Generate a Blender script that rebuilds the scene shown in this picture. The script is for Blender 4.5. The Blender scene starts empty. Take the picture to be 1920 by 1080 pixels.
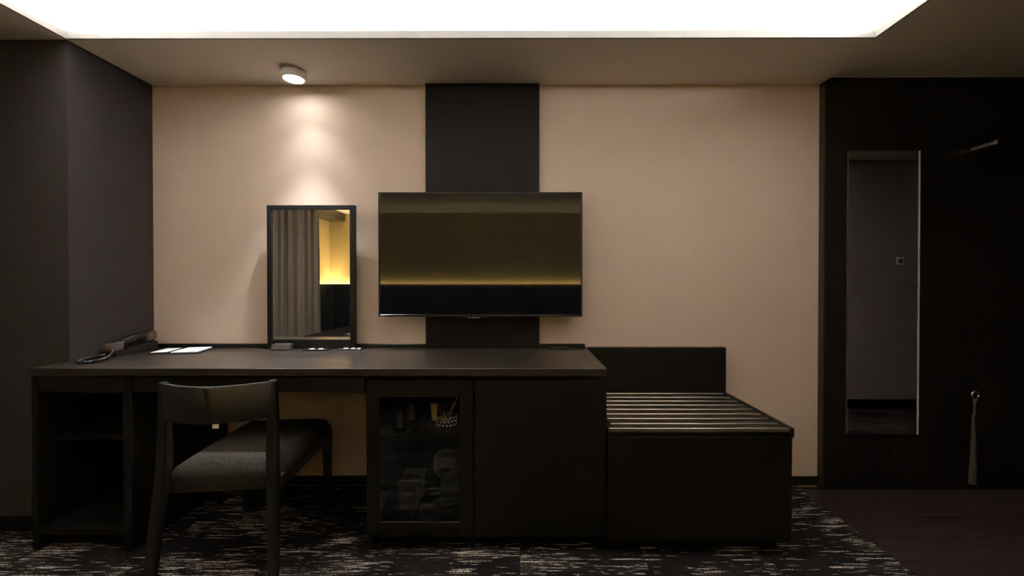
import bpy, bmesh, math, random
from mathutils import Vector, Matrix
random.seed(7)
S = bpy.context.scene
COL = S.collection

# ------------------------------------------------------------------ camera, world, exposure
cd = bpy.data.cameras.new('camera')
cam = bpy.data.objects.new('camera', cd); COL.objects.link(cam)
CAM_Z = 1.093
cd.sensor_width = 36; cd.lens = 793 / 1920 * 36
cam.location = (0, 0, CAM_Z)
cam.rotation_euler = (math.radians(90 - 0.48), 0, math.radians(0.15))
cd.shift_x = -23 / 1920; cd.shift_y = 1.5 / 1920
cd.clip_start = 0.02
S.camera = cam
w = bpy.data.worlds.new('world'); S.world = w; w.use_nodes = True
w.node_tree.nodes['Background'].inputs[0].default_value = (0.01, 0.011, 0.013, 1)
w.node_tree.nodes['Background'].inputs[1].default_value = 0.2
S.view_settings.view_transform = 'Standard'; S.view_settings.look = 'None'
S.view_settings.exposure = 1.33; S.view_settings.gamma = 1.0
S.view_settings.use_curve_mapping = False
S.cycles.max_bounces = 12; S.cycles.diffuse_bounces = 6; S.cycles.glossy_bounces = 6
S.cycles.transmission_bounces = 10; S.cycles.sample_clamp_indirect = 6
S.cycles.caustics_refractive = False; S.cycles.caustics_reflective = False
COVE = 90.0      # strength of the ceiling cove strips
HEAD = 36.0      # strength of the headboard strips
CORE = 100.0      # watts of the lamp's narrow downward core
SPOT = 4.0      # watts of the spot lamp beam

# ------------------------------------------------------------------ materials
def mat(name, col, rough=0.5, spec=0.5, metal=0.0, emit=None, strength=0.0, trans=0.0, ior=1.5):
    m = bpy.data.materials.new(name); m.use_nodes = True
    b = m.node_tree.nodes['Principled BSDF']
    b.inputs['Base Color'].default_value = (*col, 1)
    b.inputs['Roughness'].default_value = rough
    b.inputs['Specular IOR Level'].default_value = spec
    b.inputs['Metallic'].default_value = metal
    b.inputs['Transmission Weight'].default_value = trans
    b.inputs['IOR'].default_value = ior
    if emit:
        b.inputs['Emission Color'].default_value = (*emit, 1)
        b.inputs['Emission Strength'].default_value = strength
    return m
def N(m, t, **k):
    n = m.node_tree.nodes.new(t)
    for a, v in k.items(): setattr(n, a, v)
    return n
def L(m, a, b): m.node_tree.links.new(a, b)
def grain(m, c1, c2, scale, lo=0.35, hi=0.65, bump=0.0, detail=4, rough=None, dist=0.002):
    """two colours mixed by stretched noise in world space, optional bump"""
    b = m.node_tree.nodes['Principled BSDF']
    g = N(m, 'ShaderNodeNewGeometry'); mp = N(m, 'ShaderNodeMapping'); mp.inputs['Scale'].default_value = scale
    L(m, g.outputs['Position'], mp.inputs['Vector'])
    n = N(m, 'ShaderNodeTexNoise'); n.inputs['Scale'].default_value = 1; n.inputs['Detail'].default_value = detail
    L(m, mp.outputs[0], n.inputs['Vector'])
    r = N(m, 'ShaderNodeValToRGB'); r.color_ramp.elements[0].position = lo; r.color_ramp.elements[1].position = hi
    r.color_ramp.elements[0].color = (*c1, 1); r.color_ramp.elements[1].color = (*c2, 1)
    L(m, n.outputs['Fac'], r.inputs[0]); L(m, r.outputs[0], b.inputs['Base Color'])
    if bump:
        bp = N(m, 'ShaderNodeBump'); bp.inputs['Strength'].default_value = bump; bp.inputs['Distance'].default_value = dist
        L(m, n.outputs['Fac'], bp.inputs['Height']); L(m, bp.outputs[0], b.inputs['Normal'])
    return m
def mul(c, f): return tuple(x * f for x in c)

def fabric_wall(name, c, var=0.07):
    m = mat(name, c, 0.85, 0.2)
    b = m.node_tree.nodes['Principled BSDF']
    g = N(m, 'ShaderNodeNewGeometry')
    outs = []
    for sc in ((60, 60, 420), (420, 420, 60), (5, 5, 9)):
        mp = N(m, 'ShaderNodeMapping'); mp.inputs['Scale'].default_value = sc
        L(m, g.outputs['Position'], mp.inputs['Vector'])
        n = N(m, 'ShaderNodeTexNoise'); n.inputs['Scale'].default_value = 1; n.inputs['Detail'].default_value = 2
        L(m, mp.outputs[0], n.inputs['Vector']); outs.append(n.outputs['Fac'])
    a = N(m, 'ShaderNodeMath', operation='ADD'); L(m, outs[0], a.inputs[0]); L(m, outs[1], a.inputs[1])
    h = N(m, 'ShaderNodeMath', operation='MULTIPLY'); L(m, a.outputs[0], h.inputs[0]); h.inputs[1].default_value = 0.5
    a2 = N(m, 'ShaderNodeMath', operation='MULTIPLY_ADD'); L(m, outs[2], a2.inputs[0]); a2.inputs[1].default_value = 0.25
    L(m, h.outputs[0], a2.inputs[2])
    r = N(m, 'ShaderNodeValToRGB')
    r.color_ramp.elements[0].position = 0.42; r.color_ramp.elements[1].position = 0.8
    r.color_ramp.elements[0].color = (*mul(c, 1 - var), 1); r.color_ramp.elements[1].color = (*mul(c, 1 + var), 1)
    L(m, a2.outputs[0], r.inputs[0]); L(m, r.outputs[0], b.inputs['Base Color'])
    bp = N(m, 'ShaderNodeBump'); bp.inputs['Strength'].default_value = 0.25; bp.inputs['Distance'].default_value = 0.0008
    L(m, h.outputs[0], bp.inputs['Height']); L(m, bp.outputs[0], b.inputs['Normal'])
    return m

M = {}
M['lip'] = grain(mat('pale_grey_lip_paint', (0.5, 0.5, 0.5), 0.7, 0.2), (0.48, 0.465, 0.44), (0.50, 0.485, 0.46), (3, 3, 3))
M['beige'] = fabric_wall('beige_fabric_wallpaper', (0.60, 0.467, 0.372))
M['charcoal'] = fabric_wall('charcoal_fabric_wallpaper', (0.040, 0.0325, 0.030), 0.12)
M['greywall'] = fabric_wall('grey_fabric_wallpaper', (0.46, 0.375, 0.35), 0.12)
M['yellow'] = fabric_wall('yellow_wallpaper', (0.50, 0.385, 0.165), 0.03)
M['paint'] = grain(mat('warm_ceiling_paint', (0.7, 0.6, 0.5), 0.8, 0.2), (0.84, 0.79, 0.71), (0.86, 0.81, 0.73), (3, 3, 3))
M['white'] = grain(mat('white_ceiling_paint', (0.8, 0.8, 0.8), 0.8, 0.2), (0.83, 0.825, 0.81), (0.85, 0.845, 0.83), (2, 2, 2))
WD1, WD2 = (0.0042, 0.0034, 0.0023), (0.0068, 0.0055, 0.0038)
M['wood_x'] = grain(mat('dark_wood_long_grain', WD1, 0.40, 0.35), WD1, WD2, (3, 90, 90), bump=0.08)
M['wood_z'] = grain(mat('dark_wood_upright_grain', WD1, 0.45, 0.25), WD1, WD2, (90, 90, 3), bump=0.08)
M['top'] = grain(mat('dark_wood_desk_top', WD1, 0.30, 0.38), (0.012, 0.009, 0.0068), (0.036, 0.026, 0.020), (2.5, 60, 60), bump=0.1)
M['panel'] = grain(mat('charcoal_wood_panel', WD1, 0.5, 0.16), (0.0075, 0.0058, 0.0056), (0.011, 0.0086, 0.0084), (120, 120, 4), bump=0.05)
M['entry'] = grain(mat('black_laminate_wall', WD1, 0.26, 0.3), (0.0075, 0.006, 0.005), (0.011, 0.009, 0.0075), (60, 60, 3))
M['jamb'] = grain(mat('brown_jamb', WD1, 0.4, 0.4), (0.020, 0.012, 0.007), (0.028, 0.017, 0.010), (60, 60, 3))
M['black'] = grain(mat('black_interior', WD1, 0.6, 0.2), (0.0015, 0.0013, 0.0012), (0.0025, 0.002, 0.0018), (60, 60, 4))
M['chairwood'] = grain(mat('black_brown_chair_wood', WD1, 0.38, 0.5), (0.006, 0.0047, 0.0036), (0.010, 0.008, 0.006), (70, 70, 5), bump=0.05)
M['steel'] = grain(mat('brushed_steel', (0.5, 0.45, 0.4), 0.3, 0.5, 1.0), (0.50, 0.44, 0.38), (0.60, 0.53, 0.46), (4, 300, 300))
M['chrome'] = grain(mat('chrome', (0.7, 0.7, 0.7), 0.12, 0.5, 1.0), (0.70, 0.68, 0.65), (0.75, 0.73, 0.7), (5, 5, 5))
M['mirror'] = grain(mat('mirror_silver', (0.9, 0.9, 0.9), 0.0, 0.5, 1.0), (0.88, 0.89, 0.88), (0.89, 0.9, 0.89), (1, 1, 1))
M['bezel'] = grain(mat('tv_black_plastic', (0.01, 0.01, 0.01), 0.3, 0.5), (0.006, 0.0055, 0.005), (0.008, 0.0075, 0.007), (200, 200, 200))
M['screen'] = grain(mat('tv_glossy_screen', (0.004, 0.004, 0.005), 0.035, 0.5, ior=1.5), (0.003, 0.003, 0.004), (0.004, 0.004, 0.005), (1, 1, 1))
M['lampwhite'] = grain(mat('lamp_housing', (0.7, 0.67, 0.63), 0.4, 0.5), (0.62, 0.58, 0.54), (0.66, 0.62, 0.58), (20, 20, 20))
M['lens'] = mat('lit_lamp_lens', (1, 1, 1), 0.5, emit=(0.95, 0.96, 0.97), strength=22)
M['cove'] = mat('lit_cove_strip', (1, 1, 1), 0.5, emit=(1.0, 0.985, 0.965), strength=COVE)
M['headlight'] = mat('lit_headboard_strip', (1, 1, 1), 0.5, emit=(1.0, 0.80, 0.45), strength=HEAD)
M['phone'] = grain(mat('phone_black_plastic', (0.02, 0.02, 0.02), 0.35, 0.5), (0.010, 0.009, 0.0085), (0.013, 0.012, 0.011), (80, 80, 80))
M['phonebrown'] = grain(mat('phone_brown_plastic', (0.05, 0.03, 0.03), 0.25, 0.6), (0.07, 0.05, 0.042), (0.085, 0.062, 0.052), (80, 80, 80))
M['leather'] = grain(mat('black_leather', (0.015, 0.013, 0.012), 0.45, 0.4), (0.009, 0.008, 0.0075), (0.014, 0.012, 0.011), (300, 300, 300), bump=0.2)
M['paper'] = grain(mat('white_paper', (0.85, 0.85, 0.85), 0.6, 0.2), (0.84, 0.84, 0.85), (0.87, 0.87, 0.87), (30, 30, 30))
M['print'] = mat('grey_print', (0.45, 0.42, 0.4), 0.6, 0.3)
M['greybox'] = grain(mat('brown_grey_box', (0.1, 0.08, 0.07), 0.35, 0.5), (0.036, 0.029, 0.025), (0.045, 0.036, 0.031), (40, 40, 40))
M['glass'] = mat('clear_glass', (0.97, 0.98, 0.97), 0.01, trans=1.0, ior=1.46)
M['sparkle'] = grain(mat('painted_glass_sparkle', (0.8, 0.8, 0.75), 0.15, 0.8), (0.75, 0.74, 0.68), (0.9, 0.89, 0.83), (200, 200, 200))  # near-white colour stands in for glints off the cut glass
M['pane'] = None
M['cream'] = grain(mat('cream_paper_cup', (0.6, 0.48, 0.3), 0.7, 0.2), (0.55, 0.43, 0.27), (0.6, 0.48, 0.31), (50, 50, 50))
M['plastic'] = grain(mat('off_white_plastic', (0.6, 0.57, 0.5), 0.4, 0.4), (0.09, 0.083, 0.07), (0.10, 0.092, 0.078), (20, 20, 20))
M['plasticgrey'] = grain(mat('grey_plastic', (0.2, 0.19, 0.18), 0.35, 0.5), (0.06, 0.055, 0.05), (0.07, 0.064, 0.058), (20, 20, 20))
M['horn'] = grain(mat('smoky_plastic_blade', (0.05, 0.045, 0.04), 0.3, 0.5), (0.05, 0.044, 0.038), (0.06, 0.053, 0.046), (30, 30, 3))
M['curtain'] = grain(mat('taupe_curtain_cloth', (0.3, 0.25, 0.2), 0.9, 0.1), (0.26, 0.215, 0.175), (0.30, 0.25, 0.205), (200, 200, 20), bump=0.1)
M['linen'] = grain(mat('white_bed_linen', (0.8, 0.8, 0.8), 0.85, 0.2), (0.76, 0.75, 0.73), (0.8, 0.79, 0.77), (8, 8, 8), bump=0.1)
M['spread'] = grain(mat('dark_bedspread', (0.02, 0.02, 0.03), 0.9, 0.1), (0.012, 0.012, 0.017), (0.02, 0.02, 0.026), (150, 150, 150), bump=0.2)
M['cushion'] = grain(mat('patterned_cushion_cloth', (0.2, 0.2, 0.2), 0.9, 0.1), (0.02, 0.02, 0.018), (0.35, 0.34, 0.3), (30, 30, 30), 0.48, 0.55)
M['headboard'] = grain(mat('navy_black_headboard', WD1, 0.45, 0.3), (0.007, 0.008, 0.011), (0.010, 0.011, 0.014), (4, 60, 60))
M['plank'] = grain(mat('dark_floor_plank', WD1, 0.32, 0.4), (0.020, 0.0115, 0.011), (0.040, 0.023, 0.022), (5, 55, 20), bump=0.1)
M['underfloor'] = grain(mat('underfloor_black', WD1, 0.8, 0.2), (0.006, 0.005, 0.0045), (0.008, 0.007, 0.006), (10, 10, 10))

# thin window glass for the cabinet door: clear with a surface reflection
m = bpy.data.materials.new('door_pane_glass'); m.use_nodes = True; nt = m.node_tree; nt.nodes.clear()
o_ = N(m, 'ShaderNodeOutputMaterial'); mx = N(m, 'ShaderNodeMixShader'); tr = N(m, 'ShaderNodeBsdfTransparent'); gl = N(m, 'ShaderNodeBsdfGlossy')
tr.inputs[0].default_value = (0.93, 0.94, 0.93, 1); gl.inputs['Roughness'].default_value = 0.01
fr = N(m, 'ShaderNodeFresnel'); fr.inputs[0].default_value = 1.45
L(m, fr.outputs[0], mx.inputs[0]); L(m, tr.outputs[0], mx.inputs[1]); L(m, gl.outputs[0], mx.inputs[2]); L(m, mx.outputs[0], o_.inputs[0])
M['pane'] = m

# tweed of the chair seat
m = mat('brown_tweed', (0.1, 0.08, 0.06), 0.9, 0.15)
b = m.node_tree.nodes['Principled BSDF']; g = N(m, 'ShaderNodeNewGeometry')
mp = N(m, 'ShaderNodeMapping'); mp.inputs['Scale'].default_value = (450, 90, 200); L(m, g.outputs['Position'], mp.inputs['Vector'])
n = N(m, 'ShaderNodeTexNoise'); n.inputs['Scale'].default_value = 1; n.inputs['Detail'].default_value = 3; L(m, mp.outputs[0], n.inputs['Vector'])
r = N(m, 'ShaderNodeValToRGB'); r.color_ramp.elements[0].position = 0.38; r.color_ramp.elements[1].position = 0.66
r.color_ramp.elements[0].color = (0.006, 0.0042, 0.0028, 1); r.color_ramp.elements[1].color = (0.034, 0.025, 0.0175, 1)
L(m, n.outputs['Fac'], r.inputs[0]); L(m, r.outputs[0], b.inputs['Base Color'])
bp = N(m, 'ShaderNodeBump'); bp.inputs['Strength'].default_value = 0.5; bp.inputs['Distance'].default_value = 0.001
L(m, n.outputs['Fac'], bp.inputs['Height']); L(m, bp.outputs[0], b.inputs['Normal'])
M['tweed'] = m

# carpet: broken pale dashes on black-brown pile, denser patches
m = mat('streaked_carpet', (0.02, 0.02, 0.02), 0.95, 0.1)
b = m.node_tree.nodes['Principled BSDF']; g = N(m, 'ShaderNodeNewGeometry'); oi = N(m, 'ShaderNodeObjectInfo')
off = N(m, 'ShaderNodeVectorMath', operation='SCALE'); cmb = N(m, 'ShaderNodeCombineXYZ')
L(m, oi.outputs['Random'], cmb.inputs[0]); L(m, oi.outputs['Random'], cmb.inputs[1])
L(m, cmb.outputs[0], off.inputs[0]); off.inputs['Scale'].default_value = 17
av = N(m, 'ShaderNodeVectorMath', operation='ADD'); L(m, g.outputs['Position'], av.inputs[0]); L(m, off.outputs[0], av.inputs[1])
def cn(scale, detail=2, src=None, rough=0.5):
    mp = N(m, 'ShaderNodeMapping'); mp.inputs['Scale'].default_value = scale; L(m, src or av.outputs[0], mp.inputs['Vector'])
    n = N(m, 'ShaderNodeTexNoise'); n.inputs['Scale'].default_value = 1; n.inputs['Detail'].default_value = detail; n.inputs['Roughness'].default_value = rough
    L(m, mp.outputs[0], n.inputs['Vector']); return n.outputs['Fac']
def ramp(fac, lo, hi):
    r = N(m, 'ShaderNodeMapRange'); r.inputs['From Min'].default_value = lo; r.inputs['From Max'].default_value = hi; L(m, fac, r.inputs['Value']); return r.outputs[0]
def ma(op, a, b_, c=None):
    n = N(m, 'ShaderNodeMath', operation=op)
    for i, v in enumerate((a, b_, c)):
        if v is None: continue
        if isinstance(v, (int, float)): n.inputs[i].default_value = v
        else: L(m, v, n.inputs[i])
    return n.outputs[0]
st = cn((5.5, 115, 1), 1); patch = cn((2.4, 7, 1), 1); spk = cn((170, 190, 1), 1); st2 = cn((14, 150, 1), 1)
dash = ramp(ma('MULTIPLY_ADD', patch, 0.30, st), 0.79, 0.82)            # long dashes, more in the patches
dash2 = ma('MULTIPLY', ramp(ma('MULTIPLY_ADD', patch, 0.40, st2), 0.84, 0.875), 0.6)
d = ma('MAXIMUM', dash, dash2)
d = ma('MULTIPLY', d, ramp(spk, 0.36, 0.56))
hz = ma('MULTIPLY', ramp(patch, 0.50, 0.68), ramp(spk, 0.40, 0.75))
mixa = N(m, 'ShaderNodeMix', data_type='RGBA'); mixa.inputs['A'].default_value = (0.0075, 0.0062, 0.0058, 1); mixa.inputs['B'].default_value = (0.085, 0.062, 0.05, 1)
L(m, hz, mixa.inputs['Factor'])
mixb = N(m, 'ShaderNodeMix', data_type='RGBA'); mixb.inputs['B'].default_value = (0.66, 0.585, 0.52, 1)
L(m, mixa.outputs['Result'], mixb.inputs['A']); L(m, d, mixb.inputs['Factor']); L(m, mixb.outputs['Result'], b.inputs['Base Color'])
bp = N(m, 'ShaderNodeBump'); bp.inputs['Strength'].default_value = 0.4; bp.inputs['Distance'].default_value = 0.002
L(m, spk, bp.inputs['Height']); L(m, bp.outputs[0], b.inputs['Normal'])
M['carpet'] = m

# ------------------------------------------------------------------ mesh helpers
def origin(p):
    v = Vector((0, 0, 0))
    while p: v += p.location; p = p.parent
    return v
def link(name, bm, m, parent=None, org=None, smooth=False):
    me = bpy.data.meshes.new(name)
    bmesh.ops.recalc_face_normals(bm, faces=bm.faces[:])
    o = bpy.data.objects.new(name, me)
    if parent: base = origin(parent); o.parent = parent
    else: base = Vector(org or (0, 0, 0)); o.location = base
    bmesh.ops.translate(bm, verts=bm.verts[:], vec=-base)
    if smooth:
        for f in bm.faces: f.smooth = True
    bm.to_mesh(me); bm.free()
    if smooth: me.set_sharp_from_angle(angle=math.radians(40))
    me.materials.append(m); COL.objects.link(o)
    return o
def bx(bm, x0, x1, y0, y1, z0, z1, bev=0.0, seg=1):
    r = bmesh.ops.create_cube(bm, size=1)
    vs = r['verts']
    for v in vs:
        v.co = Vector(((x0 + x1) / 2 + v.co.x * (x1 - x0), (y0 + y1) / 2 + v.co.y * (y1 - y0), (z0 + z1) / 2 + v.co.z * (z1 - z0)))
    if bev:
        es = list({e for v in vs for e in v.link_edges})
        bmesh.ops.bevel(bm, geom=es, offset=bev, segments=seg, affect='EDGES', profile=0.5)
    return bm
def box(name, x0, x1, y0, y1, z0, z1, m, parent=None, bev=0.001, seg=1, org=None, smooth=False):
    bm = bmesh.new(); bx(bm, x0, x1, y0, y1, z0, z1, bev, seg)
    if not parent and org is None: org = ((x0 + x1) / 2, (y0 + y1) / 2, z0)
    return link(name, bm, M[m], parent, org, smooth)
def lathe(bm, cx, cy, prof, seg=32, close=False):
    rings = []
    for r, z in prof:
        if r < 1e-6: rings.append([bm.verts.new((cx, cy, z))])
        else: rings.append([bm.verts.new((cx + r * math.cos(2 * math.pi * i / seg), cy + r * math.sin(2 * math.pi * i / seg), z)) for i in range(seg)])
    for a, b_ in zip(rings, rings[1:]):
        for i in range(seg):
            j = (i + 1) % seg
            q = [a[i % len(a)], a[j % len(a)], b_[j % len(b_)], b_[i % len(b_)]]
            q2 = []
            for v in q:
                if v not in q2: q2.append(v)
            if len(q2) > 2:
                bm.faces.new(q2)
    return bm
def tube(bm, pts, r, seg=8, cap=True):
    pts = [Vector(p) for p in pts]; rings = []
    up = Vector((0, 0, 1)); t = (pts[1] - pts[0]).normalized()
    n = t.orthogonal().normalized() if abs(t.dot(up)) > 0.95 else t.cross(up).normalized()
    for i, p in enumerate(pts):
        a = pts[max(i - 1, 0)]; c = pts[min(i + 1, len(pts) - 1)]
        t = (c - a).normalized(); n = (n - t * n.dot(t)).normalized(); bn = t.cross(n)
        rr = r[i] if isinstance(r, (list, tuple)) else r
        rings.append([bm.verts.new(p + (n * math.cos(2 * math.pi * k / seg) + bn * math.sin(2 * math.pi * k / seg)) * rr) for k in range(seg)])
    for a, b_ in zip(rings, rings[1:]):
        for k in range(seg): bm.faces.new((a[k], a[(k + 1) % seg], b_[(k + 1) % seg], b_[k]))
    if cap: bm.faces.new(rings[0][::-1]); bm.faces.new(rings[-1])
    return bm
def loft(bm, secs, cap=True):
    """secs: list of closed loops with the same number of points"""
    rs = [[bm.verts.new(p) for p in s] for s in secs]; n = len(rs[0])
    for a, b_ in zip(rs, rs[1:]):
        for k in range(n): bm.faces.new((a[k], a[(k + 1) % n], b_[(k + 1) % n], b_[k]))
    if cap: bm.faces.new(rs[0][::-1]); bm.faces.new(rs[-1])
    return bm
def struct(o): o['kind'] = 'structure'; return o
def tag(o, label, cat, group=None):
    o['label'] = label; o['category'] = cat
    if group: o['group'] = group
    return o
def thing(name, loc, label, cat, group=None):
    o = bpy.data.objects.new(name, None); COL.objects.link(o); o.location = loc; o.empty_display_size = 0.05
    return tag(o, label, cat, group)

# ------------------------------------------------------------------ room shell
WY = 2.3                  # beige wall
LX, RX = -2.026, 1.591    # its left and right ends
EY = 2.263                # dark entry wall
ZS, ZL, ZT, ZE = 2.178, 2.204, 2.60, 2.197
BX, BY = -2.98, -1.95     # left wall and rear wall
CY = 1.872                # front face of the left column
CX2, CX3, CY2 = 4.6, 2.45, 0.776
struct(box('wall_front', LX, RX, WY, WY + .12, -.03, ZS, 'beige', bev=0))
struct(box('wall_left', BX - .12, BX, BY - .12, CY, -.03, ZT + .1, 'yellow', bev=0))
struct(box('wall_column', BX - .12, LX, CY, WY + .12, -.03, ZS, 'charcoal', bev=0))
struct(box('wall_rear', BX, CX3 + .12, BY - .12, BY, -.03, ZT + .1, 'yellow', bev=0))
struct(box('wall_entry', RX + .006, CX2, EY, WY + .12, -.03, ZT + .1, 'entry', bev=0))
struct(box('wall_right', CX3, CX3 + .12, BY, CY2 - .12, -.03, ZT + .1, 'charcoal', bev=0))
struct(box('wall_bathroom', CX3, CX2, CY2 - .12, CY2, -.03, ZT + .1, 'greywall', bev=0))
struct(box('wall_corridor', CX2, CX2 + .12, CY2 - .12, WY + .12, -.03, ZT + .1, 'charcoal', bev=0))
struct(box('trim_1', RX - .001, RX + .006, 2.2615, WY, 0, ZS, 'jamb', bev=0))
# ceiling: lowered border with a thin lip round the lit tray
TX0, TX1, TY0, TY1 = -2.028, 1.540, -0.62, CY      # opening
UX0, UX1, UY0, UY1 = -2.150, 1.585, -0.77, 2.25    # tray walls above
bm = bmesh.new()
for a in ((BX, TX0, BY, CY), (TX0, TX1, CY, WY), (TX0, TX1, BY, TY0), (TX1, RX + .003, BY, WY), (LX, TX0, CY, WY)):
    if a[1] - a[0] > 1e-4: bx(bm, a[0], a[1], a[2], a[3], ZS, ZL)
ceil = struct(link('ceiling', bm, M['paint']))
# lip: a white edging board lining the opening
bm = bmesh.new(); t = .012
bx(bm, TX0, TX1, TY1 - t, TY1, ZS - .002, ZL + .004); bx(bm, TX0, TX1, TY0, TY0 + t, ZS - .002, ZL + .004)
bx(bm, TX0, TX0 + t, TY0 + t, TY1 - t, ZS - .002, ZL + .004); bx(bm, TX1 - t, TX1, TY0 + t, TY1 - t, ZS - .002, ZL + .004)
struct(link('trim_2', bm, M['lip']))
bm = bmesh.new()
bx(bm, UX0 - .03, UX1 + .03, UY1, UY1 + .03, ZL, ZT); bx(bm, UX0 - .03, UX1 + .03, UY0 - .03, UY0, ZL, ZT)
bx(bm, UX0 - .03, UX0, UY0, UY1, ZL, ZT); bx(bm, UX1, UX1 + .03, UY0, UY1, ZL, ZT)
bx(bm, UX0 - .03, UX1 + .03, UY0 - .03, UY1 + .03, ZT, ZT + .03)
struct(link('ceiling_tray', bm, M['white']))
struct(box('ceiling_entry', RX + .003, CX2, BY, WY, ZE, ZE + .05, 'paint', bev=0))
struct(box('roof_slab', BX - .12, CX2 + .12, BY - .12, WY + .12, ZT + .1, ZT + .2, 'underfloor', bev=0))
# skirting
BB = 0.054
struct(box('baseboard_front', LX, RX, WY - .010, WY, 0.006, BB, 'wood_x', bev=.001))
struct(box('baseboard_left', BX, LX, CY - .010, CY, 0.006, .068, 'wood_x', bev=.001))
struct(box('baseboard_bathroom', CX3, CX2, CY2, CY2 + .010, 0.006, .086, 'entry', bev=.001))
# floor: sub floor, carpet tiles, planks
floor = struct(box('floor', BX, CX2, BY, WY, -.06, -.006, 'underfloor', bev=0, org=(0, 0, 0)))
FX = 1.478
TS = 0.5
bm = bmesh.new(); bx(bm, -TS / 2 + .0006, TS / 2 - .0006, -TS / 2 + .0006, TS / 2 - .0006, -.006, 0, .0012)
tile_me = None
x = FX - TS / 2
while x > BX - TS / 2 + .05:
    y = BY + TS / 2 + .12
    y = 2.3 - TS / 2 - 0.22
    ys = []
    yy = y
    while yy > BY: ys.append(yy); yy -= TS
    ys.append(y + TS)
    for yy in ys:
        x0, x1 = max(x - TS / 2, BX), x + TS / 2; y0, y1 = max(yy - TS / 2, BY), min(yy + TS / 2, WY)
        if x1 - x0 < .03 or y1 - y0 < .03: continue
        if abs(x1 - x0 - TS) < 1e-6 and abs(y1 - y0 - TS) < 1e-6 and tile_me:
            o = bpy.data.objects.new('carpet_tile', tile_me); o.location = (x, yy, 0); COL.objects.link(o); o.parent = floor
        else:
            b2 = bmesh.new(); bx(b2, x0 - x + .0006, x1 - x - .0006, y0 - yy + .0006, y1 - yy - .0006, -.006, 0, .0012)
            me = bpy.data.meshes.new('carpet_tile'); b2.to_mesh(me); b2.free(); me.materials.append(M['carpet'])
            o = bpy.data.objects.new('carpet_tile', me); o.location = (x, yy, 0); COL.objects.link(o); o.parent = floor
            if abs(x1 - x0 - TS) < 1e-6 and abs(y1 - y0 - TS) < 1e-6: tile_me = me
    x -= TS
bm.free()
struct(box('floor_carpet', FX, CX3, BY, CY2 - .12, -.006, 0, 'carpet', bev=0))
# plank floor of the entry, planks run left to right
pd, pl_ = .1635, .92
rows = []; yy = 2.156
ys = [EY] + [2.156 - pd * i for i in range(0, 13)]
me_cache = {}
for i in range(len(ys) - 1):
    y1, y0 = ys[i], ys[i + 1]
    if y0 < CY2 - .12 and y1 < CY2: break
    if i == 0: starts = 2.32
    else: starts = [1.885, 2.32][(i) % 2 == 0]
    xs = [FX]; s = starts
    while s - pl_ > FX + .05: s -= pl_
    while s < CX2: xs.append(s); s += pl_
    xs.append(CX2)
    for a, c in zip(xs, xs[1:]):
        key = (round(c - a, 4), round(y1 - y0, 4))
        if key not in me_cache:
            b2 = bmesh.new(); g_ = .0011
            bx(b2, -(c - a) / 2 + g_, (c - a) / 2 - g_, -(y1 - y0) / 2 + g_, (y1 - y0) / 2 - g_, -.006, .0, .0012)
            me = bpy.data.meshes.new('floor_plank'); b2.to_mesh(me); b2.free(); me.materials.append(M['plank']); me_cache[key] = me
        o = bpy.data.objects.new('floor_plank', me_cache[key]); o.location = ((a + c) / 2, (y0 + y1) / 2, random.uniform(-.0004, .0004)); COL.objects.link(o); o.parent = floor
struct(box('trim_3', FX - .002, FX + .002, BY, EY, -.006, .0015, 'wood_x', bev=0))

# ------------------------------------------------------------------ cove lights (lie on the border behind the lip)
for k, (x0, x1, y0, y1, lab) in enumerate((
        (TX0 + .1, TX1 - .1, CY + .10, CY + .125, 'white cove light strip above the desk wall, hidden behind the ceiling lip'),
        (TX0 - .075, TX0 - .055, TY0 + .9, TY1 - .1, 'white cove light strip along the left side of the ceiling tray'),
        (TX1 + .014, TX1 + .03, TY0 + .9, TY1 - .1, 'white cove light strip along the entry side of the ceiling tray'))):
    o = box('cove_light', x0, x1, y0, y1, ZL, ZL + .014, 'cove', bev=.002)
    tag(o, lab, 'light', 'cove light strips of the ceiling tray')

# spot lamp on the lowered ceiling
sx, sy = -1.172, 2.145
lamp = thing('ceiling_spotlight', (sx, sy, ZS), 'round white surface-mounted spotlight glowing on the lowered ceiling above the desk mirror', 'light')
bm = bmesh.new(); lathe(bm, sx, sy, [(0, ZS), (.052, ZS), (.052, ZS - .006), (0, ZS - .006)], 40); link('base_plate', bm, M['lampwhite'], lamp, smooth=True)
tilt = Matrix.Rotation(math.radians(0.01), 4, 'X')
pv = Vector((sx, sy, ZS - .006))
def tilted(bm):
    for v in bm.verts: v.co = pv + (tilt @ (v.co - pv))
    return bm
bm = bmesh.new(); lathe(bm, sx, sy, [(0, ZS - .006), (.056, ZS - .006), (.060, ZS - .010), (.060, ZS - .041), (.057, ZS - .044), (.049, ZS - .044), (.047, ZS - .040), (0, ZS - .040)], 48)
h = link('housing', tilted(bm), M['lampwhite'], lamp, smooth=True)
bm = bmesh.new(); lathe(bm, sx, sy, [(0, ZS - .0405), (.0465, ZS - .0405), (.0465, ZS - .0425), (0, ZS - .0425)], 40)
link('lens', tilted(bm), M['lens'], lamp, smooth=True)
def spot(name, watt, size, blend, target, rad=.02):
    ld = bpy.data.lights.new(name, 'SPOT'); ld.energy = watt; ld.spot_size = math.radians(size); ld.spot_blend = blend
    ld.color = (0.90, 0.95, 1.0); ld.shadow_soft_size = rad
    lo = bpy.data.objects.new(name, ld); COL.objects.link(lo)
    p = Vector((sx + .008, sy + .002, ZS - .068)); lo.location = p
    lo.rotation_euler = (Vector(target) - p).to_track_quat('-Z', 'Y').to_euler()
    return lo
spot('beam', SPOT, 92, 1.0, (-1.13, 2.19, .755))
spot('beam', CORE, 74, 1.0, (-1.16, 1.78, .755))

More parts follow.
